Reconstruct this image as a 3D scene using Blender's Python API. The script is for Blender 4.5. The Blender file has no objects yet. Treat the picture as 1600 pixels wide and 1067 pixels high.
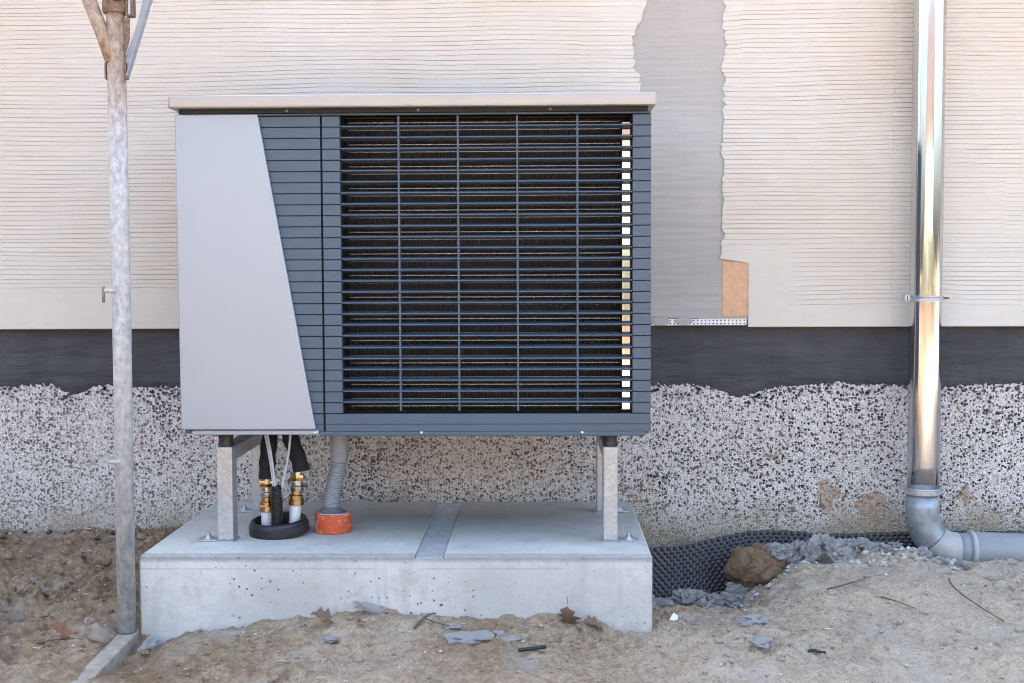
import bpy, bmesh, math, random
import numpy as np
from mathutils import Vector, Matrix
R = math.radians
random.seed(7)
SC = bpy.context.scene
COL = SC.collection

# ---------------------------------------------------------------- camera, sky, sun, exposure
cam_d = bpy.data.cameras.new('camera')
cam_d.sensor_width = 36.0
cam_d.lens = 2007.0 / 1600.0 * 36.0
cam_d.clip_start = 0.05
cam_d.clip_end = 500
cam = bpy.data.objects.new('camera', cam_d)
COL.objects.link(cam)
_yaw, _pit, _rol = R(1.4), R(3.24), R(0.24)
_f = Vector((-math.sin(_yaw) * math.cos(_pit), math.cos(_yaw) * math.cos(_pit), -math.sin(_pit)))
_r = _f.cross(Vector((0, 0, 1))).normalized()
_u = _r.cross(_f)
_r2 = _r * math.cos(_rol) - _u * math.sin(_rol)
_u2 = _r2.cross(_f)
cam.matrix_world = Matrix(((_r2.x, _u2.x, -_f.x, 0.0), (_r2.y, _u2.y, -_f.y, -4.2), (_r2.z, _u2.z, -_f.z, 0.76), (0, 0, 0, 1)))
SC.camera = cam

SUN_EL, SUN_AZ = R(36), R(-14)      # the sun stands behind the house: this wall lies in open shade
world = bpy.data.worlds.new('World')
SC.world = world
world.use_nodes = True
wn = world.node_tree.nodes
wl = world.node_tree.links
bg = wn['Background']
sky = wn.new('ShaderNodeTexSky')
sky.sky_type = 'NISHITA'
sky.sun_disc = False
sky.sun_elevation = SUN_EL
sky.sun_rotation = SUN_AZ
sky.air_density = 1.0
sky.dust_density = 7.0
sky.ozone_density = 0.25
wl.new(sky.outputs[0], bg.inputs[0])
bg.inputs[1].default_value = 0.15

sun_d = bpy.data.lights.new('sun', 'SUN')
sun_d.energy = 3.0
sun_d.angle = R(0.6)
sun_d.color = (1.0, 0.95, 0.87)
sun = bpy.data.objects.new('sun', sun_d)
COL.objects.link(sun)
sun.rotation_euler = (-(math.pi / 2 - SUN_EL), 0, -SUN_AZ)

SC.view_settings.view_transform = 'Standard'
SC.view_settings.look = 'None'
SC.view_settings.gamma = 1.0
SC.cycles.pixel_filter_type = 'BLACKMAN_HARRIS'
SC.cycles.filter_width = 1.0
SC.view_settings.exposure = 2.83

# ---------------------------------------------------------------- numpy noise
_rs = np.random.RandomState(3)
_perm = _rs.permutation(512)
_grad = np.stack([np.cos(_rs.rand(512) * 6.2832), np.sin(_rs.rand(512) * 6.2832)], 1)
def gnoise(x, y):
    x = np.asarray(x, float); y = np.asarray(y, float)
    xi = np.floor(x).astype(int); yi = np.floor(y).astype(int)
    xf = x - xi; yf = y - yi
    u = xf * xf * xf * (xf * (xf * 6 - 15) + 10); v = yf * yf * yf * (yf * (yf * 6 - 15) + 10)
    def g(ix, iy, dx, dy):
        h = _perm[(_perm[ix & 511] + iy) & 511]
        return _grad[h, 0] * dx + _grad[h, 1] * dy
    a = g(xi, yi, xf, yf); b = g(xi + 1, yi, xf - 1, yf)
    c = g(xi, yi + 1, xf, yf - 1); d = g(xi + 1, yi + 1, xf - 1, yf - 1)
    return ((a + (b - a) * u) + ((c + (d - c) * u) - (a + (b - a) * u)) * v) * 1.5
def fbm(x, y, o=4, g=.5):
    s = 0; a = 1; f = 1
    for i in range(o):
        s = s + a * gnoise(x * f + 17.3 * i, y * f + 5.1 * i); a *= g; f *= 2.03
    return s
def sstep(a, b, x):
    t = np.clip((np.asarray(x, float) - a) / (b - a), 0, 1)
    return t * t * (3 - 2 * t)

# ---------------------------------------------------------------- node helpers
class NT:
    def __init__(s, name):
        s.m = bpy.data.materials.new(name); s.m.use_nodes = True
        s.t = s.m.node_tree; s.n = s.t.nodes; s.l = s.t.links
        s.b = s.n['Principled BSDF']
        s.tc = s.n.new('ShaderNodeTexCoord')
        s.co = s.tc.outputs['Object']
    def set(s, **k):
        for a, v in k.items():
            nm = {'rough': 'Roughness', 'metal': 'Metallic', 'spec': 'Specular IOR Level', 'coat': 'Coat Weight'}.get(a, a)
            if isinstance(v, (int, float)): s.b.inputs[nm].default_value = v
            else: s.l.new(v, s.b.inputs[nm])
        return s
    def col(s, c):
        if isinstance(c, tuple): s.b.inputs['Base Color'].default_value = (*c, 1)
        else: s.l.new(c, s.b.inputs['Base Color'])
        return s
    def mapping(s, scale=(1, 1, 1), loc=(0, 0, 0), src=None):
        m = s.n.new('ShaderNodeMapping'); m.inputs['Scale'].default_value = scale; m.inputs['Location'].default_value = loc
        s.l.new(src or s.co, m.inputs[0]); return m.outputs[0]
    def noise(s, scale, detail=4, rough=.55, vec=None, dist=0.0):
        m = s.n.new('ShaderNodeTexNoise'); m.inputs['Scale'].default_value = scale; m.inputs['Detail'].default_value = detail
        m.inputs['Roughness'].default_value = rough; m.inputs['Distortion'].default_value = dist
        s.l.new(vec or s.co, m.inputs['Vector']); return m.outputs['Fac']
    def noisec(s, scale, detail=2, vec=None):
        m = s.n.new('ShaderNodeTexNoise'); m.inputs['Scale'].default_value = scale; m.inputs['Detail'].default_value = detail
        s.l.new(vec or s.co, m.inputs['Vector']); return m.outputs['Color']
    def voro(s, scale, feature='F1', vec=None, out='Distance', rnd=1.0):
        m = s.n.new('ShaderNodeTexVoronoi'); m.feature = feature; m.inputs['Scale'].default_value = scale
        m.inputs['Randomness'].default_value = rnd
        s.l.new(vec or s.co, m.inputs['Vector']); return m.outputs[out]
    def ramp(s, fac, stops, interp='LINEAR'):
        m = s.n.new('ShaderNodeValToRGB'); e = m.color_ramp.elements; m.color_ramp.interpolation = interp
        while len(e) < len(stops): e.new(.5)
        for i, (p, c) in enumerate(stops):
            e[i].position = p
            if isinstance(c, (int, float)): c = (c, c, c)
            e[i].color = (*c, 1)
        s.l.new(fac, m.inputs[0]); return m.outputs[0]
    def mix(s, fac, a, b, mode='MIX'):
        m = s.n.new('ShaderNodeMix'); m.data_type = 'RGBA'; m.blend_type = mode
        for v, i in ((fac, 0), (a, 6), (b, 7)):
            if isinstance(v, (int, float)): m.inputs[i].default_value = v
            elif isinstance(v, tuple): m.inputs[i].default_value = (*v, 1)
            else: s.l.new(v, m.inputs[i])
        return m.outputs[2]
    def math(s, op, a, b=0.0, c=0.0):
        m = s.n.new('ShaderNodeMath'); m.operation = op
        for i, v in enumerate((a, b, c)):
            if isinstance(v, (int, float)): m.inputs[i].default_value = v
            else: s.l.new(v, m.inputs[i])
        return m.outputs[0]
    def sep(s, vec=None):
        m = s.n.new('ShaderNodeSeparateXYZ'); s.l.new(vec or s.co, m.inputs[0]); return m.outputs
    def bump(s, h, dist=.002, strength=1.0, prev=None):
        m = s.n.new('ShaderNodeBump'); m.inputs['Distance'].default_value = dist; m.inputs['Strength'].default_value = strength
        s.l.new(h, m.inputs['Height'])
        if prev: s.l.new(prev, m.inputs['Normal'])
        s.l.new(m.outputs[0], s.b.inputs['Normal']); return m.outputs[0]

M = {}
def x01(t, x): return t.math('MULTIPLY_ADD', x, .3, .5)
def simple(name, c, rough=.5, metal=0.0, var=.12, nscale=30, bump=0.0, bscale=200, spec=.5):
    t = NT(name); n = t.noise(nscale, 5)
    lo = tuple(v * (1 - var) for v in c); hi = tuple(min(1, v * (1 + var)) for v in c)
    t.col(t.ramp(n, [(.3, lo), (.7, hi)])); t.set(rough=t.math('ADD', t.math('MULTIPLY', t.noise(nscale * 2.3, 3), .2), rough - .1), metal=metal, spec=spec)
    if bump: t.bump(t.noise(bscale, 4), bump)
    M[name] = t.m; return t.m

def build_materials():
    # cream trowelled render
    t = NT('render'); big = t.noise(1.3, 4, .55, vec=t.mapping((1, 1, .6))); fine = t.noise(60, 5, .6, vec=t.mapping((.35, 1, 1)))
    c = t.ramp(big, [(.28, (.60, .525, .415)), (.5, (.63, .59, .51)), (.72, (.65, .635, .585))])
    c = t.mix(t.ramp(fine, [(.35, .2), (.65, 0.0)]), c, (.49, .44, .38))
    t.col(c).set(rough=.9, spec=.25); t.bump(t.noise(220, 5, .65, vec=t.mapping((.4, 1, 1))), .0004)
    M['render'] = t.m
    # grey adhesive
    t = NT('adhesive'); a = t.noise(2.2, 5, .55); st = t.noise(90, 4, .6, vec=t.mapping((.06, 1, 1)))
    c = t.ramp(a, [(.3, (.345, .34, .325)), (.7, (.435, .43, .415))])
    c = t.mix(t.ramp(st, [(.4, .25), (.62, 0.0)]), c, (.35, .335, .31))
    c = t.mix(t.ramp(t.math('ADD', t.sep()[2], t.math('MULTIPLY', a, .5)), [(1.15, .6), (1.6, 0.0)]), c, t.ramp(a, [(.3, (.40, .37, .325)), (.7, (.47, .44, .395))]))
    sp = t.voro(55); c = t.mix(t.ramp(sp, [(.05, .5), (.09, 0.0)]), c, (.2, .19, .18))
    t.col(c).set(rough=.92, spec=.2); b = t.bump(st, .0016); t.bump(t.noise(300, 4), .0007, 1, b)
    M['adhesive'] = t.m
    # exposed insulation
    t = NT('board'); n = t.noise(28, 6, .65); d = t.noise(55, 4, .6, vec=t.mapping((1, 1, .5)), dist=1.5)
    c = t.ramp(n, [(.35, (.60, .36, .21)), (.65, (.68, .44, .28))])
    c = t.mix(t.ramp(d, [(.62, 0.0), (.72, .6)]), c, (.62, .55, .47))
    t.col(c).set(rough=.9, spec=.2); t.bump(t.noise(120, 5), .0015); M['board'] = t.m
    # bitumen
    t = NT('bitumen'); st = t.noise(30, 6, .65, vec=t.mapping((.16, 1, 1)), dist=.8); a = t.noise(7, 5)
    c = t.ramp(a, [(.3, (.040, .041, .047)), (.72, (.070, .071, .079))])
    c = t.mix(t.ramp(t.noise(45, 5, .7), [(.66, 0.0), (.78, .35)]), c, (.12, .12, .12))
    t.col(c).set(rough=.62, spec=.4); b = t.bump(st, .010); t.bump(t.noise(160, 4), .0012, 1, b); M['bitumen'] = t.m
    # pebble plaster: pale grains with scattered black stone chips
    t = NT('pebble_plaster')
    xyz = t.sep(); cb = t.n.new('ShaderNodeCombineXYZ'); t.l.new(xyz[0], cb.inputs[0]); t.l.new(xyz[2], cb.inputs[1])
    def wobble(amount, sc):
        wob = t.n.new('ShaderNodeVectorMath'); wob.operation = 'MULTIPLY_ADD'
        t.l.new(t.noisec(sc, 2, vec=cb.outputs[0]), wob.inputs[0]); wob.inputs[1].default_value = (amount,) * 3; t.l.new(cb.outputs[0], wob.inputs[2]); return wob.outputs[0]
    def v2(scale, out, vec, feature='F1'):
        m = t.n.new('ShaderNodeTexVoronoi'); m.voronoi_dimensions = '2D'; m.feature = feature; m.inputs['Scale'].default_value = scale
        t.l.new(vec, m.inputs['Vector']); return m.outputs[out]
    va = wobble(.012, 60); vb = wobble(.016, 90)
    gcol = v2(175, 'Color', va); gd = v2(175, 'Distance', va)
    ccol = v2(97, 'Color', vb); cd_ = v2(97, 'Distance', vb)
    g = t.sep(gcol); cc = t.sep(ccol)
    c = t.ramp(g[1], [(0, (.40, .34, .30)), (.2, (.58, .53, .49)), (.55, (.71, .67, .635)), (1, (.80, .765, .73))])
    c = t.mix(t.ramp(gd, [(.55, 0.0), (.9, .5)]), c, (.46, .42, .39))
    size = t.math('ADD', t.math('MULTIPLY', cc[0], .52), t.math('MULTIPLY', t.math('SUBTRACT', t.noise(4.5, 3), .55), .5))
    chip = t.ramp(t.math('SUBTRACT', size, cd_), [(-.0, 0.0), (.03, 1.0)])
    fade = t.math('ADD', t.math('MULTIPLY', x01(t, xyz[0]), .25), t.ramp(t.noise(2.2, 4, .6), [(.3, .62), (.65, .9)]))
    c = t.mix(t.math('MULTIPLY', chip, t.math('MINIMUM', fade, 1.0)), c, t.ramp(cc[1], [(0, (.020, .020, .026)), (.55, (.05, .05, .058)), (.8, (.13, .115, .105)), (1, (.28, .23, .19))]))
    c = t.mix(t.ramp(t.noise(3.1, 5, .6), [(.5, 0.0), (.8, .22)]), c, (.50, .43, .37))
    z = xyz[2]
    zone = t.math('MULTIPLY', t.ramp(xyz[0], [(.55, 0.0), (.75, .13)]), t.ramp(z, [(.02, 1.0), (.26, 0.0)]))
    patch = t.ramp(t.math('ADD', t.noise(9, 4, .55, vec=t.mapping((1, 1, .8), (3.1, 0, 1.7))), zone), [(.70, 0.0), (.73, .6)])
    c = t.mix(patch, c, (.40, .25, .15))
    dirt = t.math('ADD', t.math('MULTIPLY', t.math('SUBTRACT', z, .015), -7.0), t.math('MULTIPLY', t.math('SUBTRACT', t.noise(5, 5), .5), 2.6))
    dz = t.ramp(dirt, [(0.0, 0.0), (1.0, .85)])
    c = t.mix(dz, c, t.ramp(t.noise(150, 3), [(.3, (.22, .17, .10)), (.7, (.52, .45, .33))]))
    t.col(c).set(rough=.85, spec=.3)
    hgt = t.math('ADD', t.ramp(gd, [(0, 1.0), (.9, 0.0)]), t.math('MULTIPLY', chip, -.5))
    t.bump(hgt, .004, .9); M['pebble_plaster'] = t.m
    # concrete
    t = NT('concrete'); a = t.noise(3, 6, .6); f = t.noise(45, 6, .65); xyz = t.sep()
    c = t.ramp(a, [(.32, (.50, .49, .455)), (.68, (.66, .645, .60))])
    c = t.mix(t.ramp(f, [(.36, .35), (.6, 0.0)]), c, (.44, .435, .415))
    cb = t.n.new('ShaderNodeCombineXYZ'); t.l.new(xyz[0], cb.inputs[0]); t.l.new(xyz[2], cb.inputs[1])
    pm = None
    for sc_, lo, mul in ((22, .5, .26), (48, .55, .42)):
        m = t.n.new('ShaderNodeTexVoronoi'); m.voronoi_dimensions = '2D'; m.inputs['Scale'].default_value = sc_; t.l.new(cb.outputs[0], m.inputs['Vector'])
        psz = t.math('MULTIPLY', t.math('MAXIMUM', t.math('SUBTRACT', t.sep(m.outputs['Color'])[0], lo), 0.0), mul)
        psz = t.math('MULTIPLY', psz, t.ramp(t.noise(3.5, 2), [(.38, .15), (.6, 1.0)]))
        q = t.math('LESS_THAN', t.math('ADD', m.outputs['Distance'], t.math('MULTIPLY', t.noise(150, 2), .06)), t.math('ADD', psz, .012))
        pm = q if pm is None else t.math('MAXIMUM', pm, q)
    pm = t.math('MULTIPLY', pm, t.math('LESS_THAN', xyz[1], -.828))
    stn = t.noise(9, 5, .6, vec=t.mapping((1, 1, .14)), dist=.6)
    c = t.mix(t.ramp(stn, [(.56, 0.0), (.70, .5)]), c, (.36, .34, .31))
    rust = t.math('MULTIPLY', t.ramp(t.noise(11, 5, .65, vec=t.mapping((1, 1, .45))), [(.5, 0.0), (.72, .6)]), t.ramp(xyz[2], [(0, 1.0), (.001, 0.0)]))
    low = t.ramp(t.math('ADD', t.math('MULTIPLY', xyz[2], -7.0), t.math('MULTIPLY', t.noise(9, 6, .65, vec=t.mapping((1, 1, .5))), 1.7)), [(1.05, 0.0), (1.9, .6)])
    c = t.mix(low, c, (.50, .42, .33))
    c = t.mix(t.math('MULTIPLY', t.ramp(t.noise(1.7, 6, .65), [(.44, 0.0), (.60, .55)]), t.math('GREATER_THAN', xyz[2], -.002)), c, (.40, .37, .325))
    c = t.mix(t.ramp(t.noise(26, 4, .6, vec=t.mapping((1, 1, .06))), [(.62, 0.0), (.70, .3)]), c, (.38, .37, .35))
    edge = t.math('ADD', t.math('ABSOLUTE', t.math('ADD', xyz[2], .006)), t.math('MULTIPLY', t.noise(40, 4), .012))
    edge = t.math('MULTIPLY', t.ramp(edge, [(.007, .85), (.020, 0.0)]), t.math('LESS_THAN', xyz[1], -.80))
    c = t.mix(edge, c, (.25, .245, .235))
    form = t.math('ABSOLUTE', t.math('ADD', t.math('ADD', xyz[2], .034), t.math('MULTIPLY', t.math('SUBTRACT', t.noise(3, 4), .5), .006)))
    c = t.mix(t.math('MULTIPLY', t.ramp(form, [(.0006, .6), (.0016, 0.0)]), t.ramp(t.noise(8, 3), [(.45, 0.0), (.6, 1.0)])), c, (.33, .32, .30))
    c = t.mix(t.math('MULTIPLY', t.ramp(t.noise(16, 6, .7), [(.54, 0.0), (.64, .5)]), t.math('LESS_THAN', xyz[2], -.02)), c, (.47, .42, .36))
    c = t.mix(pm, c, (.16, .155, .15))
    t.col(c).set(rough=.88, spec=.3)
    b = t.bump(t.math('SUBTRACT', f, t.math('MULTIPLY', pm, 1.2)), .0025); t.bump(t.noise(260, 4), .0006, 1, b); M['concrete'] = t.m
    # soil
    t = NT('soil'); a = t.noise(2.2, 6, .6); f = t.noise(38, 7, .68); g = t.noise(300, 4, .7); x = t.sep()[0]
    dry = t.math('ADD', t.math('MULTIPLY', t.math('ADD', x, 1.0), .22), a)
    c = t.ramp(dry, [(.36, (.34, .225, .13)), (.55, (.48, .35, .225)), (.75, (.64, .51, .37)), (.95, (.69, .585, .455))])
    c = t.mix(t.ramp(t.noise(170, 5, .75), [(.38, .6), (.50, 0.0)]), c, (.27, .19, .125))
    c = t.mix(t.ramp(t.noise(240, 4, .7, vec=t.mapping((1, 1, 1), (7, 3, 0))), [(.58, 0.0), (.68, .55)]), c, (.76, .68, .57))
    wet = t.ramp(dry, [(.5, 1.0), (.85, .35)])
    c = t.mix(t.math('MULTIPLY', wet, t.ramp(f, [(.36, .8), (.54, 0.0)])), c, (.26, .175, .105))
    c = t.mix(t.ramp(f, [(.56, 0.0), (.74, .6)]), c, (.68, .60, .49))
    c = t.mix(t.math('MULTIPLY', wet, t.ramp(t.noise(95, 5, .7), [(.36, .6), (.50, 0.0)])), c, (.24, .17, .11))
    c = t.mix(t.ramp(t.voro(95), [(.10, .5), (.17, 0.0)]), c, t.ramp(t.noise(20, 2), [(.4, (.13, .09, .065)), (.6, (.66, .63, .58))]))
    c = t.mix(t.ramp(t.noise(5, 5, .6, vec=t.mapping((1, 1, 1), (4, 2, 0))), [(.52, 0.0), (.70, .5)]), c, (.60, .555, .49))
    t.col(c).set(rough=.95, spec=.15)
    b = t.bump(f, .016, 1.0); b = t.bump(t.noise(120, 5, .7), .006, 1.0, b); t.bump(g, .0035, 1.0, b); M['soil'] = t.m
    t = NT('clod'); f = t.noise(38, 7, .68)
    c = t.ramp(f, [(.3, (.34, .22, .125)), (.7, (.60, .44, .28))]); t.col(c).set(rough=.95, spec=.15)
    c = t.mix(t.ramp(t.noise(150, 5, .75), [(.38, .6), (.5, 0.0)]), c, (.25, .16, .09)); t.col(c)
    b = t.bump(f, .016); t.bump(t.noise(160, 5, .7), .005, 1, b); M['clod'] = t.m
    t = NT('rubble'); f = t.noise(60, 6, .68)
    c = t.ramp(f, [(.3, (.46, .455, .435)), (.65, (.68, .67, .645))]); c = t.mix(t.ramp(t.noise(18, 4), [(.55, 0.0), (.75, .5)]), c, (.46, .37, .27))
    t.col(c).set(rough=.95, spec=.2); b = t.bump(f, .007); t.bump(t.noise(220, 4), .0015, 1, b); M['rubble'] = t.m
    # metals
    t = NT('galvanised'); v = t.voro(120, out='Color'); n = t.noise(25, 5)
    c = t.ramp(t.sep(v)[0], [(0, (.38, .41, .43)), (1, (.50, .525, .545))]); c = t.mix(t.ramp(n, [(.5, 0.0), (.75, .35)]), c, (.42, .41, .39))
    t.col(c).set(metal=.55, rough=t.ramp(n, [(.3, .28), (.7, .48)])); M['galvanised'] = t.m
    t = NT('scaffold_steel'); n = t.noise(18, 6, .65); f = t.noise(75, 6, .72, vec=t.mapping((1, 1, .6))); z = t.sep()[2]
    c = t.ramp(f, [(.36, (.33, .335, .335)), (.62, (.58, .585, .58))])
    c = t.mix(t.ramp(t.noise(11, 5), [(.48, 0.0), (.62, .7)]), c, t.ramp(f, [(.35, (.42, .40, .37)), (.65, (.62, .60, .57))]))
    c = t.mix(t.ramp(t.noise(6, 4, .6, vec=t.mapping((1, 1, .35), (2, 0, 0))), [(.52, 0.0), (.66, .6)]), c, t.ramp(f, [(.35, (.20, .24, .28)), (.65, (.40, .45, .50))]))
    rustz = t.math('ADD', t.math('MULTIPLY', t.math('SUBTRACT', z, 1.10), 2.6), t.math('MULTIPLY', n, .9))
    rm = t.ramp(rustz, [(.42, 0.0), (.95, .92)])
    c = t.mix(rm, c, t.ramp(f, [(.35, (.20, .13, .08)), (.65, (.50, .37, .26))]))
    t.col(c).set(metal=.15, rough=.68); t.bump(f, .0012); M['scaffold_steel'] = t.m
    t = NT('rusty_iron'); f = t.noise(80, 6, .7); t.col(t.ramp(f, [(.3, (.10, .06, .04)), (.5, (.22, .15, .11)), (.7, (.34, .27, .22))])).set(rough=.8, metal=.2); t.bump(f, .002); M['rusty_iron'] = t.m
    simple('dusty_steel', (.33, .29, .24), .85, 0, .25, 25, .002, 120)
    simple('dull_zinc', (.34, .375, .41), .6, .2, .15, 30, .001, 100)
    simple('rust_red', (.20, .05, .025), .6, .0, .3, 60, .001)
    t = NT('polished'); n = t.noise(5, 3, .5, vec=t.mapping((1, 1, .25))); t.col(t.ramp(t.noise(9, 5, .6, vec=t.mapping((1, 1, .3))), [(.3, (.50, .51, .52)), (.7, (.64, .645, .65))])).set(metal=1.0, rough=t.ramp(t.noise(60, 4, .6, vec=t.mapping((1, 1, .05))), [(.3, .05), (.7, .16)])); t.bump(n, .004, .5); M['polished'] = t.m
    t = NT('silver_panel'); n = t.noise(900, 2, .5, vec=t.mapping((1, 1, .02))); t.col((.33, .39, .455)).set(metal=.3, rough=.30); t.bump(t.noise(2.2, 2), .004, .35); M['silver_panel'] = t.m
    t = NT('cap_metal'); t.col((.40, .385, .36)).set(metal=.6, rough=.36); t.bump(t.noise(3, 2, .5), .003, .3); M['cap_metal'] = t.m
    t = NT('slate_blue'); n = t.noise(14, 4, .6, vec=t.mapping((.3, 1, 1))); c = t.ramp(n, [(.3, (.052, .086, .124)), (.7, (.064, .102, .144))])
    sc = t.noise(60, 3, .5, vec=t.mapping((.1, 1, 3)), dist=2); c = t.mix(t.ramp(sc, [(.71, 0.0), (.76, .18)]), c, (.2, .23, .26))
    t.col(c).set(rough=t.ramp(n, [(.3, .38), (.7, .5)]), spec=.55); M['slate_blue'] = t.m
    simple('dark_inside', (.012, .012, .013), .75, 0, .2)
    t = NT('coil_fins'); w = t.n.new('ShaderNodeTexWave'); w.inputs['Scale'].default_value = 75; w.inputs['Distortion'].default_value = .6; w.bands_direction = 'X'; t.l.new(t.co, w.inputs[0])
    n = t.noise(7, 4); c = t.ramp(w.outputs[1], [(.2, (.022, .023, .026)), (.8, (.095, .092, .092))]); c = t.mix(t.ramp(n, [(.5, 0.0), (.75, .6)]), c, (.02, .018, .018))
    t.col(c).set(rough=.6, metal=.3); t.bump(w.outputs[1], .003); M['coil_fins'] = t.m
    simple('bright_wire', (.56, .57, .58), .35, .0, .03)
    simple('rubber', (.018, .019, .022), .38, 0, .2, 20, .0006, 300)
    simple('foam_black', (.013, .013, .016), .85, 0, .2, 40, .001, 400)
    t = NT('brass'); n = t.noise(30, 4); t.col(t.ramp(n, [(.3, (.55, .33, .13)), (.7, (.72, .48, .24))])).set(metal=1.0, rough=.26); M['brass'] = t.m
    simple('nickel', (.72, .66, .58), .25, 1.0, .08)
    simple('white_pipe', (.70, .76, .78), .35, 0, .05, 30)
    simple('grey_plastic', (.27, .29, .315), .45, 0, .08, 25, .0004)
    simple('dark_grey_plastic', (.13, .145, .165), .5, 0, .1, 25)
    t = NT('dusty_plastic'); n = t.noise(16, 5, .6); c = t.ramp(n, [(.3, (.34, .34, .34)), (.7, (.47, .465, .45))]); vn = t.noise(26, 3, .5, dist=2.5)
    c = t.mix(t.ramp(vn, [(.492, 0.0), (.5, .5), (.508, 0.0)]), c, (.16, .15, .14)); t.col(c).set(rough=.6); M['dusty_plastic'] = t.m
    t = NT('zinc'); n = t.noise(14, 5, .6); t.col(t.ramp(n, [(.35, (.22, .26, .30)), (.65, (.44, .48, .51))])).set(metal=.55, rough=.42); t.bump(n, .002, .6); M['zinc'] = t.m
    t = NT('pipe_grey'); n = t.noise(12, 5, .65, vec=t.mapping((.5, 1, 1))); c = t.ramp(n, [(.3, (.235, .245, .265)), (.7, (.33, .335, .35))])
    c = t.mix(t.ramp(t.noise(22, 5, .7), [(.63, 0.0), (.72, .5)]), c, (.5, .5, .49)); t.col(c).set(rough=.5); M['pipe_grey'] = t.m
    t = NT('orange_pvc'); n = t.noise(40, 5, .65); c = t.mix(t.ramp(n, [(.54, 0.0), (.64, .7)]), (.56, .085, .028), (.66, .42, .34)); t.col(c).set(rough=.5); M['orange_pvc'] = t.m
    simple('cable_grey', (.50, .53, .56), .5, 0, .06)
    simple('zinc_bolt', (.62, .66, .70), .3, .9, .1, 60)
    t = NT('membrane'); n = t.noise(30, 5); z = t.sep()[2]; c = t.ramp(n, [(.3, (.014, .014, .017)), (.7, (.032, .032, .037))])
    dm = t.ramp(t.math('ADD', t.math('MULTIPLY', z, -6.0), t.math('MULTIPLY', t.noise(25, 5), 1.1)), [(1.55, 0.0), (2.2, .6)])
    c = t.mix(dm, c, (.26, .20, .14)); t.col(c).set(rough=.3, spec=.7); M['membrane'] = t.m
    simple('white_plastic', (.80, .80, .79), .5, 0, .05)
    simple('leaf_brown', (.20, .12, .085), .7, 0, .4, 40, .001)
    simple('leaf_red', (.30, .13, .08), .7, 0, .35, 40, .001)
    simple('leaf_yellow', (.62, .48, .05), .6, 0, .15, 40)
    simple('twig', (.12, .085, .06), .85, 0, .4, 60, .001)
    simple('straw', (.55, .46, .30), .8, 0, .3, 60)
    simple('strip_mortar', (.43, .435, .43), .85, 0, .16, 35, .002, 150)
    simple('lawn', (.03, .036, .025), .9, 0, .4, 3)
    simple('paving', (.36, .10, .06), .85, 0, .3, 6)
    simple('hedge_leaf', (.03, .04, .022), .8, 0, .5, 8)
    simple('facade', (.40, .385, .36), .9)
    simple('dark_tiles', (.07, .05, .045), .7)
    simple('roof_slab', (.3, .29, .27), .9)
build_materials()

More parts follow.
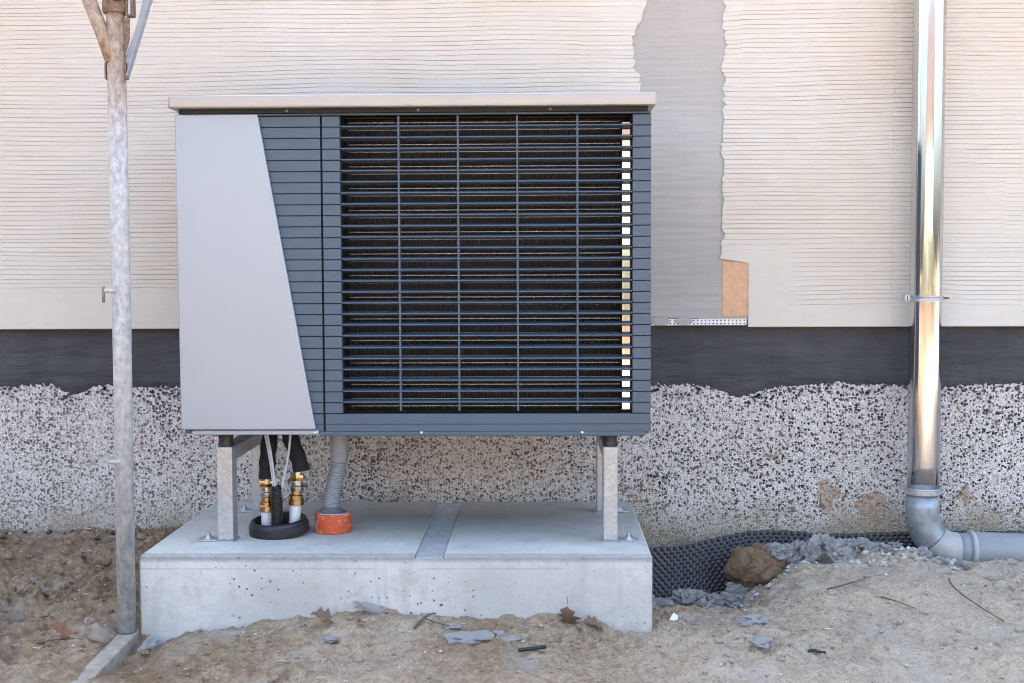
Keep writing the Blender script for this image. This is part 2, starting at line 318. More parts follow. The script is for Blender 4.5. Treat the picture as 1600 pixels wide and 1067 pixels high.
# ---------------------------------------------------------------- mesh helpers
class MB:
    def __init__(s): s.v = []; s.f = []
    def add(s, vs, fs):
        o = len(s.v); s.v += [tuple(map(float, p)) for p in vs]; s.f += [tuple(i + o for i in f) for f in fs]; return s
    def box(s, x0, x1, y0, y1, z0, z1):
        return s.add([(x0, y0, z0), (x1, y0, z0), (x1, y1, z0), (x0, y1, z0), (x0, y0, z1), (x1, y0, z1), (x1, y1, z1), (x0, y1, z1)],
                     [(0, 3, 2, 1), (4, 5, 6, 7), (0, 1, 5, 4), (1, 2, 6, 5), (2, 3, 7, 6), (3, 0, 4, 7)])
    def prism(s, pts, y0, y1):      # polygon in X-Z (counter-clockwise seen from -Y), extruded along Y
        n = len(pts)
        vs = [(x, y0, z) for x, z in pts] + [(x, y1, z) for x, z in pts]
        fs = [tuple(range(n)), tuple(reversed(range(n, 2 * n)))] + [(i, i + n, (i + 1) % n + n, (i + 1) % n) for i in range(n)]
        return s.add(vs, fs)
    def tube(s, path, rad, seg=20, caps=True):
        P = [Vector(p) for p in path]; n = len(P)
        if not hasattr(rad, '__len__'): rad = [rad] * n
        vs = []; ref = None
        for i in range(n):
            t = (P[min(i + 1, n - 1)] - P[max(i - 1, 0)])
            if t.length < 1e-9: t = Vector((0, 0, 1))
            t.normalize()
            if ref is None:
                ref = Vector((1, 0, 0)) if abs(t.x) < .8 else Vector((0, 1, 0))
            a = (ref - t * ref.dot(t)).normalized(); b = t.cross(a); ref = a
            for k in range(seg):
                q = 2 * math.pi * k / seg
                vs.append(P[i] + (a * math.cos(q) + b * math.sin(q)) * rad[i])
        fs = [(i * seg + k, i * seg + (k + 1) % seg, (i + 1) * seg + (k + 1) % seg, (i + 1) * seg + k) for i in range(n - 1) for k in range(seg)]
        if caps: fs += [tuple(reversed(range(seg))), tuple(range((n - 1) * seg, n * seg))]
        return s.add(vs, fs)
    def lathe(s, prof, c=(0, 0, 0), seg=28):     # profile of (radius, z) about a vertical axis
        return s.tube([(c[0], c[1], c[2] + z) for r, z in prof], 0, seg) if False else s._lathe(prof, c, seg)
    def _lathe(s, prof, c, seg):
        vs = [(c[0] + r * math.cos(2 * math.pi * k / seg), c[1] + r * math.sin(2 * math.pi * k / seg), c[2] + z) for r, z in prof for k in range(seg)]
        n = len(prof)
        fs = [(i * seg + k, i * seg + (k + 1) % seg, (i + 1) * seg + (k + 1) % seg, (i + 1) * seg + k) for i in range(n - 1) for k in range(seg)]
        return s.add(vs, fs)
    def mesh(s, name, mat, smooth=False, angle=None):
        me = bpy.data.meshes.new(name); me.from_pydata(s.v, [], s.f); me.materials.append(M[mat])
        bm = bmesh.new(); bm.from_mesh(me); bmesh.ops.recalc_face_normals(bm, faces=bm.faces); bm.to_mesh(me); bm.free()
        if smooth or angle:
            me.polygons.foreach_set('use_smooth', [True] * len(me.polygons))
            if angle: me.set_sharp_from_angle(angle=R(angle))
        me.update(); return me
    def build(s, name, mat, parent=None, bev=0.0, smooth=False, angle=None, seg=2):
        return link(name, s.mesh(name, mat, smooth, angle), parent, bev, seg)
def link(name, me, parent=None, bev=0.0, seg=2):
    o = bpy.data.objects.new(name, me); COL.objects.link(o)
    if parent: o.parent = parent
    if bev:
        m = o.modifiers.new('bevel', 'BEVEL'); m.width = bev; m.segments = seg; m.limit_method = 'ANGLE'; m.angle_limit = R(40); m.harden_normals = False
    return o
def tag(o, label, cat, group=None):
    o['label'] = label; o['category'] = cat
    if group: o['group'] = group
    return o
def structure(o): o['kind'] = 'structure'; return o
def thing(name, label, cat, group=None):
    o = bpy.data.objects.new(name, None); COL.objects.link(o); o.empty_display_size = .05
    return tag(o, label, cat, group)
def grid_mesh(name, X, Y, Z, mat, mask=None, smooth=True):
    nr, nc = X.shape
    me = bpy.data.meshes.new(name)
    co = np.stack([X, Y, Z], -1).reshape(-1, 3)
    i = np.arange((nr - 1) * (nc - 1)); r = i // (nc - 1); c = i % (nc - 1); a = r * nc + c
    q = np.stack([a, a + 1, a + nc + 1, a + nc], 1)
    if mask is not None: q = q[mask.reshape(-1)]
    me.vertices.add(len(co)); me.vertices.foreach_set('co', co.reshape(-1))
    me.loops.add(q.size); me.loops.foreach_set('vertex_index', q.reshape(-1).astype(np.int32))
    me.polygons.add(len(q)); me.polygons.foreach_set('loop_start', np.arange(0, q.size, 4, dtype=np.int32))
    me.polygons.foreach_set('loop_total', np.full(len(q), 4, dtype=np.int32))
    me.materials.append(M[mat]); me.update(calc_edges=True); me.validate()
    me.polygons.foreach_set('use_smooth', [bool(smooth)] * len(me.polygons))
    return me

# ---------------------------------------------------------------- ground
def ground_h(x, y):
    x = np.asarray(x, float); y = np.asarray(y, float)
    h = -.205 + 0 * x
    # left bank rises to the wall
    left = 1 - sstep(-1.25, -1.02, x)
    h = h + left * (sstep(-.95, -.05, y) * .085 + .012)
    # soil heaped along the pad front
    hp = .045 * sstep(-1.02, -.55, x) * (1 - sstep(.0, .28, x)) * sstep(-1.12, -.84, y)
    h = h + hp
    # right: low hole beside the pad, higher ground further right
    hole = sstep(.22, .32, x) * (1 - sstep(.50, .80, x)) * sstep(-.62, -.30, y)
    h = h - .085 * hole
    right = sstep(.55, .85, x)
    h = h + right * (sstep(-.95, -.10, y) * (.075 - .035 * sstep(1.05, 1.45, x)))
    h = h - .03 * np.exp(-(((x - .62) / .10) ** 2 + ((y + .48) / .10) ** 2))
    h = h + .035 * np.exp(-(((x - .98) / .35) ** 2 + ((y + .62) / .2) ** 2))
    h = h - .03 * sstep(-1.0, -1.5, y) * 1.0
    h = h - .040 * sstep(.80, 1.0, x) * sstep(-.20, -.06, y)
    h = h - .055 * np.exp(-((x + 1.055) / .085) ** 2) * sstep(-1.20, -1.06, y) * (1 - sstep(-.86, -.80, y))
    near = np.exp(-np.maximum(0, np.abs(x) - 2.2) / 1.5) * np.exp(-np.maximum(0, -y - 1.8) / 1.5)
    clump = sstep(-.1, .5, fbm(x * 2.2 + 3, y * 2.6, 3)) * (.35 + .65 * left)
    n = .018 * fbm(x * 3.1, y * 3.7, 3) + .014 * fbm(x * 11, y * 13, 3) * (1 + 1.1 * clump)
    rg = 1 - np.abs(fbm(x * 17 + 9, y * 21, 3)); n = n + .007 * rg * (.4 + clump)
    n = n + .0055 * fbm(x * 48, y * 55, 2) * (.6 + clump)
    lump = np.maximum(0, fbm(x * 34 + 40, y * 38, 2) - .25); n = n + .012 * lump * (.3 + clump)
    bl = np.abs(gnoise(x * 21 + 4, y * 25)) + .55 * np.abs(gnoise(x * 47, y * 52 + 8)) + .3 * np.abs(gnoise(x * 95, y * 99 + 3))
    n = n + .013 * (bl - .3) * (.18 + .9 * clump + .7 * left)
    return h + n * near
fx = np.arange(-2.1, 1.95, .0052); fy = np.arange(-1.55, .021, .0052)
gx = np.cumsum(.0052 * 1.16 ** np.arange(1, 60)); gx = gx[gx < 120]
xs = np.concatenate([(-2.1 - gx)[::-1], fx, 1.95 + gx])
ys = np.concatenate([(-1.55 - gx)[::-1], fy])
GX, GY = np.meshgrid(xs, ys)
structure(link('ground', grid_mesh('ground', GX, GY, ground_h(GX, GY), 'soil')))
def gz(x, y): return float(ground_h(np.array([x]), np.array([y]))[0])

# behind the camera, seen mirrored in the polished pipe and plate: brick paving, lawn, hedge, a sunlit house
structure(MB().box(-40, 40, -16.5, -10.5, -.5, -.19).build('paving', 'paving'))
structure(MB().box(-60, 60, -90, -16.52, -.5, -.18).build('lawn', 'lawn'))
hx, hz_ = np.meshgrid(np.linspace(-14, 14, 240), np.linspace(0, 1, 40))
ang = hz_ * math.pi
hw_ = .55 * np.sign(np.cos(ang)) * np.abs(np.cos(ang)) ** .35; hh_ = -.2 + 1.5 * np.sin(ang) ** .45
bmp = .12 * fbm(hx * 2.2, hz_ * 9, 4, .65)
hg = link('hedge', grid_mesh('hedge', hx, -18 + hw_ * (1 + bmp), hh_ * (1 + .6 * bmp), 'hedge_leaf'))
tag(hg, 'long green hedge across the yard, seen mirrored in the downpipe', 'hedge')
nh = thing('neighbour_house', 'cream house with dark roof across the yard, seen mirrored in the downpipe', 'house')
MB().box(-11, 11, -29, -21, -.4, 3.3).build('wall', 'facade', nh)
rf = MB(); rf.add([(-11.5, -20.5, 3.2), (11.5, -20.5, 3.2), (11.5, -25, 6.6), (-11.5, -25, 6.6), (-11.5, -29.5, 3.2), (11.5, -29.5, 3.2)], [(0, 1, 2, 3), (3, 2, 5, 4), (0, 3, 4), (1, 5, 2), (0, 4, 5, 1)]); rf.build('roof', 'dark_tiles', nh)
for x in (-8, -4.5, 3.5, 7.5):
    w_ = MB().box(x - .65, x + .65, -21.0, -20.93, .9, 2.3).build('window', 'white_plastic', nh); MB().box(x - .55, x + .55, -20.94, -20.92, 1.0, 2.2).build('pane', 'dark_inside', w_)
d_ = MB().box(-.55, .55, -21.0, -20.92, -.2, 2.1).build('door', 'twig', nh)

# ---------------------------------------------------------------- house wall
house = thing('house_wall', 'unfinished house wall with trowelled cream render, black band and pebbled plinth', 'wall')
MB().box(-7, 7, 0, .25, -.6, .62).build('plinth', 'pebble_plaster', house)['label'] = 'pale pebble-dash plinth with black chips'
MB().box(-7, 7, .26, 7, -.6, 2.6).build('unseen_house_core', 'roof_slab', house)  # unseen house body, added to keep the sun off this side
MB().box(-7.3, 7.3, -.05, 7.3, 2.62, 2.8).build('unseen_roof_slab', 'roof_slab', house)  # unseen slab, its height set for how far the house shadow reaches
# bitumen coat with a ragged lower edge
bx = np.arange(-3.6, 3.4, .006); nb = 14
edge = .374 + .010 * fbm(bx * 2.2, bx * 0 + 2, 3) + .005 * fbm(bx * 14, bx * 0 + 7, 3) + .009 * fbm(bx * 60, bx * 0, 3, .7)
edge = edge - .035 * np.exp(-((bx + 1.55) / .05) ** 2) - .035 * np.exp(-((bx - .64) / .07) ** 2) - .02 * np.exp(-((bx - 1.27) / .06) ** 2)
tt = np.linspace(0, 1, nb)[:, None]
BZ = edge[None, :] * (1 - tt) + .60 * tt; BX = np.repeat(bx[None, :], nb, 0)
BY = -.0045 - .0022 * fbm(BX * 5, BZ * 30, 3) - .0012 * (1 - np.abs(fbm(BX * 3, BZ * 24 + 4, 2)))
BY[0, :] = .002
me = grid_mesh('bitumen_band', BX, BY, BZ, 'bitumen')
o = link('bitumen_band', me, house); o['label'] = 'black brushed waterproof coating band'
# drips and missed patches: small splashes of coating on the plinth
mb = MB()
rr = random.Random(5)
for i in range(420):
    x = rr.uniform(-1.85, 1.6); e = float(np.interp(x, bx, edge)); z = e - abs(rr.gauss(0, .018)); r = rr.uniform(.0012, .0042)
    n = 7; pts = [(x + r * (1 + .5 * rr.random()) * math.cos(6.283 * k / n) * 1.2, z + r * (1 + .5 * rr.random()) * math.sin(6.283 * k / n)) for k in range(n)]
    mb.prism(pts, -.0035, .001)
o = mb.build('coating_splashes', 'bitumen', house); o['kind'] = 'stuff'

PF = -.040          # front of the cream panels
_pr = np.random.RandomState(12)
_pid = np.repeat(np.arange(20), _pr.randint(7, 13, 20))        # trowel passes of 7 to 12 lines
_pj = _pr.uniform(-1.9, 1.8, 20); _pj2 = _pr.uniform(-1.9, 1.8, 20); _ps = _pr.uniform(-.005, .005, 20)
def wavez(x, k):
    p = int(_pid[int(k)])
    w = .0062 * gnoise(x * 1.5 + 5.3 * p, 3.1 * p + k * .03) + .0016 * gnoise(x * 4.5, k * .16 + 9) + .0006 * gnoise(x * 14, k * .7) + .0011 * np.sin(k * 2.1)
    return w * 1.25 + _ps[p] * (x > _pj[p]) - _ps[p] * .7 * (x > _pj2[p])
def render_panel(name, x0f, x1f, flat, kmax, zbot, label):
    pitch = .01485; rows = []; z0 = zbot
    ks = np.arange(1, kmax)
    cols = 640
    u = np.linspace(0, 1, cols)
    zr = []; dp = []
    base = np.linspace(0, 1, cols) * 0
    zr.append(('b', z0)); out = []
    def xrow(zc):
        a = x0f(zc); b = x1f(zc); return a + (b - a) * u
    X = []; Z = []; Y = []
    x = xrow(zbot); X.append(x); Z.append(np.full(cols, zbot)); Y.append(np.full(cols, .0))
    X.append(x); Z.append(np.full(cols, zbot)); Y.append(np.full(cols, PF + .002))
    X.append(x); Z.append(np.full(cols, zbot + .002)); Y.append(np.full(cols, PF))
    for k in ks:
        zc = zbot + k * pitch
        for dz, dd in ((-.0010, 0), (-.0006, 1), (.0006, 1), (.0009, 0)):
            x = xrow(zc + dz * 2)
            zz = zc + wavez(x, k) + dz
            m = flat(x, zz) * (.72 + .5 * gnoise(x * 3 + k * 7.7, k * 1.3 + x) + .35 * gnoise(x * 1.1, k * .13 + 20))
            m = np.clip(m, 0, 1.15)
            X.append(x); Z.append(zz); Y.append(PF + dd * .0034 * m + .0010 * gnoise(x * 2.5, zz * 5) + .0008 * (np.abs(x - 1.122) < .0028) + .0005 * (np.abs(x + 1.03) < .004))
    X = np.array(X); Z = np.array(Z); Y = np.array(Y)
    # side returns
    sx = np.concatenate([X[:, :1], X, X[:, -1:]], 1); sz = np.concatenate([Z[:, :1], Z, Z[:, -1:]], 1)
    sy = np.concatenate([np.full((len(X), 1), .01), Y, np.full((len(X), 1), .01)], 1)
    me = grid_mesh(name, sx, sy, sz, 'render', smooth=False)
    o = link(name, me, house); o['label'] = label; return o
def ragL(z):
    z = np.asarray(z, float)
    return .315 + .010 * gnoise(z * 9, 1.5) + .012 * gnoise(z * 45, 4.5) + .008 * gnoise(z * 150, 2.2) - .02 * sstep(1.35, 1.42, z) * (1 - sstep(1.5, 1.56, z))
def ragR(z):
    z = np.asarray(z, float)
    r = .578 + .009 * gnoise(z * 8, 8.5) + .010 * gnoise(z * 42, 3.5) + .006 * gnoise(z * 150, 6.2)
    return np.where(z < .785, .661 + .0015 * gnoise(z * 60, 2.5), r)
KM = 84
ZB = .567
render_panel('render_panel', lambda z: -3.45, ragL, lambda x, z: sstep(.675, .735, z + .012 * gnoise(x * 2, x)), KM, ZB, 'cream combed render left of the grey strip')
render_panel('render_panel', ragR, lambda z: 3.25, lambda x, z: sstep(.625, .66, z + .02 * gnoise(x * 3, 3.3)) * np.maximum(sstep(.78, .86, x), sstep(.80, .86, z)), KM, ZB, 'cream combed render right of the grey strip')
ztop = ZB + KM * .01485
MB().box(-7, -3.45, PF, 0, ZB, 2.6).box(3.25, 7, PF, 0, ZB, 2.6).box(-3.449, 3.249, PF, 0, ztop - .012, 2.6).build('upper_wall', 'render', house)
# grey adhesive strip
gxs = np.linspace(.25, .70, 70); gzs = np.linspace(.592, ztop + .02, 260)
SX, SZ = np.meshgrid(gxs, gzs)
SY = PF + .0065 + .0012 * fbm(SX * 3, SZ * 60, 3) + .0008 * gnoise(SX * 8, SZ * 14) - .0022 * sstep(.0, .004, np.abs(((SZ - .80 + .006 * gnoise(SX * 6, 1.5)) % .33))) * .5
lowm = SZ[:-1, :-1] > (.583 + .008 * gnoise(SX[:-1, :-1] * 30, 3.1))
o = link('adhesive_strip', grid_mesh('adhesive_strip', SX, SY, SZ, 'adhesive'), house); o['label'] = 'vertical strip of bare grey adhesive'
MB().box(.27, .70, PF + .012, 0, .578, ztop).build('strip_backing', 'adhesive', house)
# exposed orange board
ex = np.linspace(0, 1, 30); ez = np.linspace(.596, .782, 40)
EX = np.array([(.574 + .003 * gnoise(z * 80, 1.1)) + (.666 - .574) * ex for z in ez]); EZ = np.repeat(ez[:, None], 30, 1)
EY = PF + .0035 + .0010 * fbm(EX * 50, EZ * 50, 3)
EY[:, 0] = PF + .012; EY[0, :] = PF + .012; EY[-1, :] = PF + .012
o = link('bare_board', grid_mesh('bare_board', EX, EY, EZ, 'board'), house); o['label'] = 'small bare orange rectangle of insulation board'
# perforated bead strip
mb = MB(); pt = .0125; hw = .0024
for i in range(28):
    for j in range(2):
        cx = .305 + pt * i + pt / 2; cz = .5735 + .0105 * j + .00525
        x0, x1, z0, z1 = cx - pt / 2, cx + pt / 2, cz - .00525, cz + .00525
        y = PF - .0005
        mb.add([(x0, y, z0), (x1, y, z0), (x1, y, z1), (x0, y, z1), (cx - hw, y, cz - hw), (cx + hw, y, cz - hw), (cx + hw, y, cz + hw), (cx - hw, y, cz + hw),
                (cx - hw, y + .004, cz - hw), (cx + hw, y + .004, cz - hw), (cx + hw, y + .004, cz + hw), (cx - hw, y + .004, cz + hw)],
               [(0, 1, 5, 4), (1, 2, 6, 5), (2, 3, 7, 6), (3, 0, 4, 7), (4, 5, 9, 8), (5, 6, 10, 9), (6, 7, 11, 10), (7, 4, 8, 11)])
o = mb.build('perforated_bead', 'white_plastic', house); o['label'] = 'white perforated bead strip'
MB().box(.305, .655, PF + .006, -.002, .5715, .596).build('bead_back', 'dark_inside', house)
# torn mortar blobs over the bead
mb = MB(); rr = random.Random(11)
for i in range(9):
    x = .31 + .15 * rr.random(); n = 9; r = rr.uniform(.008, .02)
    mb.prism([(x + r * 1.4 * (1 + .4 * rr.random()) * math.cos(6.283 * k / n), .588 + r * .6 * (1 + .5 * rr.random()) * math.sin(6.283 * k / n)) for k in range(n)], PF - .003 - .0007 * i, PF + .003)
mb.build('mortar_smear', 'adhesive', house)

# ---------------------------------------------------------------- concrete pad
pad = thing('concrete_pad', 'pale concrete foundation block under the heat pump', 'foundation')
px_ = np.unique(np.concatenate([np.linspace(-1.078, .283, 420), [-.3445, -.3435, -.2665, -.2655]]))
prof_rows = []
for x in px_:
    n1 = float(fbm(np.array([x * 9.0]), np.array([1.3]), 3)[0]); n2 = float(fbm(np.array([x * 45.0]), np.array([4.3]), 3)[0])
    b = .004 + .004 * max(0, n1) + .0035 * max(0, n2); tz = -.006 if -.344 < x < -.266 else 0.0
    yf = -.832 + .0012 * n1
    prof_rows.append([(x, yf, -.34), (x, yf, -.09), (x, yf - .0006 * n2, -b * 1.3 + tz), (x, yf + b * .35, -b * .4 + tz), (x, yf + b, tz), (x, -.034, tz), (x, -.03, -.004 + tz), (x, -.03, -.34)])
def inset(row, x): return [(x, y + (.004 if y < -.5 else -.001), z - (.004 if z > -.02 else 0)) for _, y, z in row]
prof_rows = [inset(prof_rows[0], -1.082)] + prof_rows + [inset(prof_rows[-1], .287)]
mb = MB(); mb.v = [p for r in prof_rows for p in r]; nr = len(prof_rows)
mb.f = [(i * 8 + k, (i + 1) * 8 + k, (i + 1) * 8 + k + 1, i * 8 + k + 1) for i in range(nr - 1) for k in range(7)] + [tuple(range(8)), tuple(reversed(range((nr - 1) * 8, nr * 8)))]
pb = mb.build('block', 'concrete', pad, angle=50)
MB().box(-.3415, -.2685, -.829, -.034, -.009, -.0035).build('filled_slot', 'strip_mortar', pad)['label'] = 'shallow darker grey mortar slot across the top'

# ---------------------------------------------------------------- support stands
def stand(xa, xb, side, label):
    st = thing('support_stand', label, 'stand', 'galvanised stands under the heat pump')
    for (ya, yb) in ((-.657, -.60), (-.222, -.165)):
        MB().box(xa, xb, ya, yb, .004, .268 if ya < -.5 else .2245).build('leg', 'galvanised', st, bev=.004)
        MB().box(xa - .004, xb + .004, ya - .004, yb + .004, .0005, .0045).build('weld_foot', 'galvanised', st)
        fx0, fx1 = (xa - .06, xa - .0045) if side < 0 else (xb + .0045, xb + .06)
        pl = MB().box(fx0, fx1, ya + .002, yb - .002, .0005, .0048).build('foot_plate', 'galvanised', st, bev=.001)
        cx, cy = (fx0 + fx1) / 2, (ya + yb) / 2
        MB().lathe([(0, .0048), (.013, .0048), (.013, .0072), (.0095, .0074), (0, .0074)], (cx, cy, 0), 20).build('washer', 'zinc_bolt', pl, angle=40)
        MB().lathe([(0, .0072), (.0088, .0072), (.0088, .014), (.0045, .0152), (.0045, .021), (0, .0215)], (cx, cy, 0), 6).build('nut', 'zinc_bolt', pl)
    MB().box(xa + .001, xb - .001, -.5995, -.165, .225, .267).build('top_arm', 'galvanised', st, bev=.004)
    cx = (xa + xb) / 2
    MB().lathe([(0, .2685), (.021, .2685), (.0215, .275), (.019, .285), (.0215, .296), (.0215, .3035), (0, .3035)], (cx, -.632, 0), 24).build('rubber_damper', 'rubber', st, angle=40)
    MB().lathe([(0, .2675), (.021, .2675), (.0215, .275), (.019, .285), (.0215, .296), (.0215, .3035), (0, .3035)], (cx, -.22, 0), 24).build('rubber_damper', 'rubber', st, angle=40)
    return st
stand(-.915, -.870, -1, 'galvanised square-tube stand beside the black hoses, left end of unit')
stand(.165, .206, 1, 'galvanised square-tube stand under the right end of unit')

# ---------------------------------------------------------------- heat pump
hp = thing('heat_pump', 'large outdoor heat pump with slate blue louvred front and silver left panel', 'heat pump')
YF = -.70
# cap
cap = MB().box(-1.008, .303, -.742, -.185, 1.1925, 1.2275).build('top_cover', 'cap_metal', hp, bev=.006, seg=3); cap['label'] = 'overhanging pale metal top cover'
MB().box(-.985, .282, -.72, -.20, 1.181, 1.192).build('under_cap_shade_strip', 'dark_inside', hp)  # near-black strip under the cap: the gap's shade is put into its colour
for x in (-.69, -.335, .02):
    MB().lathe([(0, 0), (.004, 0), (.004, .002), (0, .003)], (0, 0, 0), 12).build('screw', 'dark_grey_plastic', hp, angle=40).matrix_local = Matrix.Translation((x, -.7205, 1.1868)) @ Matrix.Rotation(R(90), 4, 'X')
MB().box(-.604, .291, -.708, -.69, 1.1755, 1.1805).build('top_rail', 'slate_blue', hp, bev=.001)
MB().box(-.775, -.605, -.708, -.69, 1.1755, 1.1805).build('top_rail', 'slate_blue', hp, bev=.001)
# body shell: sides, back, bottom
sh = MB()
sh.box(-.992, -.985, -.69, -.2, .31, 1.18).box(.280, .2865, -.69, -.2, .31, 1.18).box(-.985, .280, -.207, -.2, .31, 1.18).box(-.985, .280, -.69, -.207, .31, .318)
sh.build('casing', 'slate_blue', hp)
# silver panel
sp = MB().prism([(-.9955, .3235), (-.6245, .3235), (-.772, 1.1800), (-.9975, 1.1800)], YF - .014, YF - .001).build('side_cover', 'silver_panel', hp, bev=.003, seg=3)
sp['label'] = 'plain silver cover panel with slanted right edge'
MB().box(-.968, -.617, YF - .004, YF + .02, .308, .3205).build('base_lip', 'silver_panel', hp, bev=.002)
MB().box(-.6155, .278, YF - .002, YF + .02, .304, .3165).build('base_rail', 'slate_blue', hp, bev=.002)
for x, ys in ((-.628, YF - .004), (-.335, YF - .002), (.105, YF - .002)):
    MB().lathe([(0, 0), (.0042, 0), (.0042, .0018), (.0025, .003), (0, .003)], (0, 0, 0), 12).build('screw', 'zinc_bolt', hp, angle=40).matrix_local = Matrix.Translation((x, ys, .3135)) @ Matrix.Rotation(R(90), 4, 'X')
# ribbed strips
P = .02996; Z0 = 1.1755
def strip_mesh(x0, x1, hgt=P - .0016):
    m = MB(); b = .0012
    m.prism([(x0, 0), (x1, 0), (x1, hgt), (x0, hgt)], YF + b, YF + .012)
    m.v = m.v; m.f = [f for f in m.f if f != (0, 1, 2, 3)]
    vs = [(x0, YF + b, 0), (x1, YF + b, 0), (x1, YF + b, hgt), (x0, YF + b, hgt), (x0 + .0006, YF, b), (x1 - .0006, YF, b), (x1 - .0006, YF, hgt - b), (x0 + .0006, YF, hgt - b)]
    m.add(vs, [(4, 5, 6, 7), (0, 1, 5, 4), (1, 2, 6, 5), (2, 3, 7, 6), (3, 0, 4, 7)])
    return m.mesh('panel_strip', 'slate_blue')
meA = strip_mesh(-.83, -.6045); meB = strip_mesh(-.5995, -.551); meC = strip_mesh(.243, .2925)
for k in range(27):
    z = Z0 - P * (k + 1)
    for me in (meA, meB, meC):
        link('panel_strip', me, hp).location = (0, 0, z)
meD = strip_mesh(-.5995, .2925); meE = strip_mesh(-.5995, .2925, .0195); meF = strip_mesh(-.83, -.6045, .0195)
link('panel_strip', meD, hp).location = (0, 0, Z0 - P * 28); link('panel_strip', meA, hp).location = (0, 0, Z0 - P * 28)
zl = Z0 - P * 28 - .0200
link('panel_strip', meE, hp).location = (0, 0, zl); link('panel_strip', meF, hp).location = (0, 0, zl)
bk = MB(); bk.box(-.84, -.603, YF + .0125, YF + .016, .318, 1.176).box(-.603, -.5495, YF + .0125, YF + .05, .318, 1.176).box(.2415, .2925, YF + .0125, YF + .03, .318, 1.176).box(-.549, .241, YF + .0125, YF + .05, .318, .3655)
bk.build('front_backing', 'dark_inside', hp)
# wedge slats
zs = lambda k: Z0 - P * k
sm = MB(); d0, d1 = .0017, .0062
sm.add([(-.5505, YF + .001, -d0), (.2425, YF + .001, -d0), (.2425, YF + .001, d0), (-.5505, YF + .001, d0), (-.5505, YF + .032, -d1), (.2425, YF + .032, -d1), (.2425, YF + .032, d1), (-.5505, YF + .032, d1)],
       [(0, 1, 2, 3), (7, 6, 5, 4), (0, 4, 5, 1), (3, 2, 6, 7), (1, 5, 6, 2), (0, 3, 7, 4)])
slat_me = sm.mesh('slat', 'slate_blue')
for k in range(1, 27): link('slat', slat_me, hp, bev=.0006, seg=1).location = (0, 0, zs(k) + .0008)
# upright bars of the grille
for x in (-.392, -.2305, -.0695, .0935):
    MB().box(x - .0027, x + .0027, YF + .003, YF + .02, zs(27) + .006, zs(0) - .001).build('upright_bar', 'slate_blue', hp, bev=.0008)
# interior
inn = MB(); inn.box(-.549, .2395, -.612, -.60, .366, 1.176).build('coil', 'coil_fins', hp)
bx_ = MB(); bx_.box(-.549, -.547, -.65, -.612, .366, 1.176).box(-.547, .2395, -.65, -.612, 1.172, 1.176).box(-.547, .2395, -.65, -.612, .3665, .3695).build('inner_frame', 'dark_inside', hp)
wm = MB().tube([(-.535, 0, 0), (.212, 0, 0)], .0015, 8).mesh('guard_wire', 'bright_wire', True)
zw = .3818
while zw < 1.165:
    link('guard_wire', wm, hp).location = (0, -.648, zw); zw += .019973
ps = MB().box(.2175, .2395, -.652, -.648, .372, 1.158).build('end_plate', 'polished', hp); ps['label'] = 'polished metal strip behind the louvres'
MB().box(.2397, .2414, -.66, -.612, .366, 1.176).build('inner_side', 'dark_inside', hp)

# ---------------------------------------------------------------- hoses and fittings
def bez(pts, n=24):
    P_ = [Vector(p) for p in pts]; out = []
    for i in range(n + 1):
        q = [p.copy() for p in P_]; t = i / n
        while len(q) > 1: q = [q[j].lerp(q[j + 1], t) for j in range(len(q) - 1)]
        out.append(q[0])
    return out
def fitting(name, base, top, label, hose_pts):
    f = thing(name, label, 'pipe', 'insulated pipes under the unit')
    b = Vector(base); ax = (Vector(top) - b); L = ax.length; rot = ax.to_track_quat('Z', 'Y').to_matrix().to_4x4()
    T = Matrix.Translation(b) @ rot
    def part(nm, prof, mat, seg, ang=30):
        o = MB().lathe(prof, (0, 0, 0), seg).build(nm, mat, f, angle=ang); o.matrix_local = T; return o
    part('white_pipe', [(0, -.06), (.0165, -.06), (.0165, .066), (0, .066)], 'white_pipe', 24)
    part('union_nut', [(0, .060), (.018, .060), (.0235, .063), (.0235, .077), (.021, .081), (.0, .081)], 'brass', 8)
    part('fitting_body', [(.0, .080), (.0205, .080), (.0205, .090), (.016, .092), (.016, .104), (0, .104)], 'brass', 24)
    part('coupling', [(0, .103), (.0185, .103), (.020, .106), (.020, .117), (.0175, .120), (.0175, .128), (0, .128)], 'nickel', 8)
    part('collar', [(0, .126), (.016, .126), (.016, .135), (0, .135)], 'nickel', 24)
    part('top_nut', [(0, .133), (.0195, .133), (.021, .136), (.021, .148), (.0195, .151), (0, .151)], 'brass', 6)
    part('thread', [(0, .150), (.012, .150), (.012, .166), (0, .166)], 'nickel', 20)
    pth = bez(hose_pts); n = len(pth)
    MB().tube(pth, [.0232 + .0012 * math.sin(i * .9) for i in range(n)], 24).build('insulation_hose', 'foam_black', f, angle=50)
    return f
fitting('water_pipe', (-.800, -.54, .004), (-.799, -.54, .17), 'white pipe with brass fittings below the straight black hose', [(-.798, -.54, .158), (-.799, -.535, .20), (-.800, -.52, .24), (-.788, -.50, .33)])
fitting('water_pipe', (-.722, -.535, .022), (-.709, -.535, .19), 'white pipe with brass fittings below the slanting black hose', [(-.699, -.535, .180), (-.705, -.53, .225), (-.735, -.52, .26), (-.748, -.50, .33)])
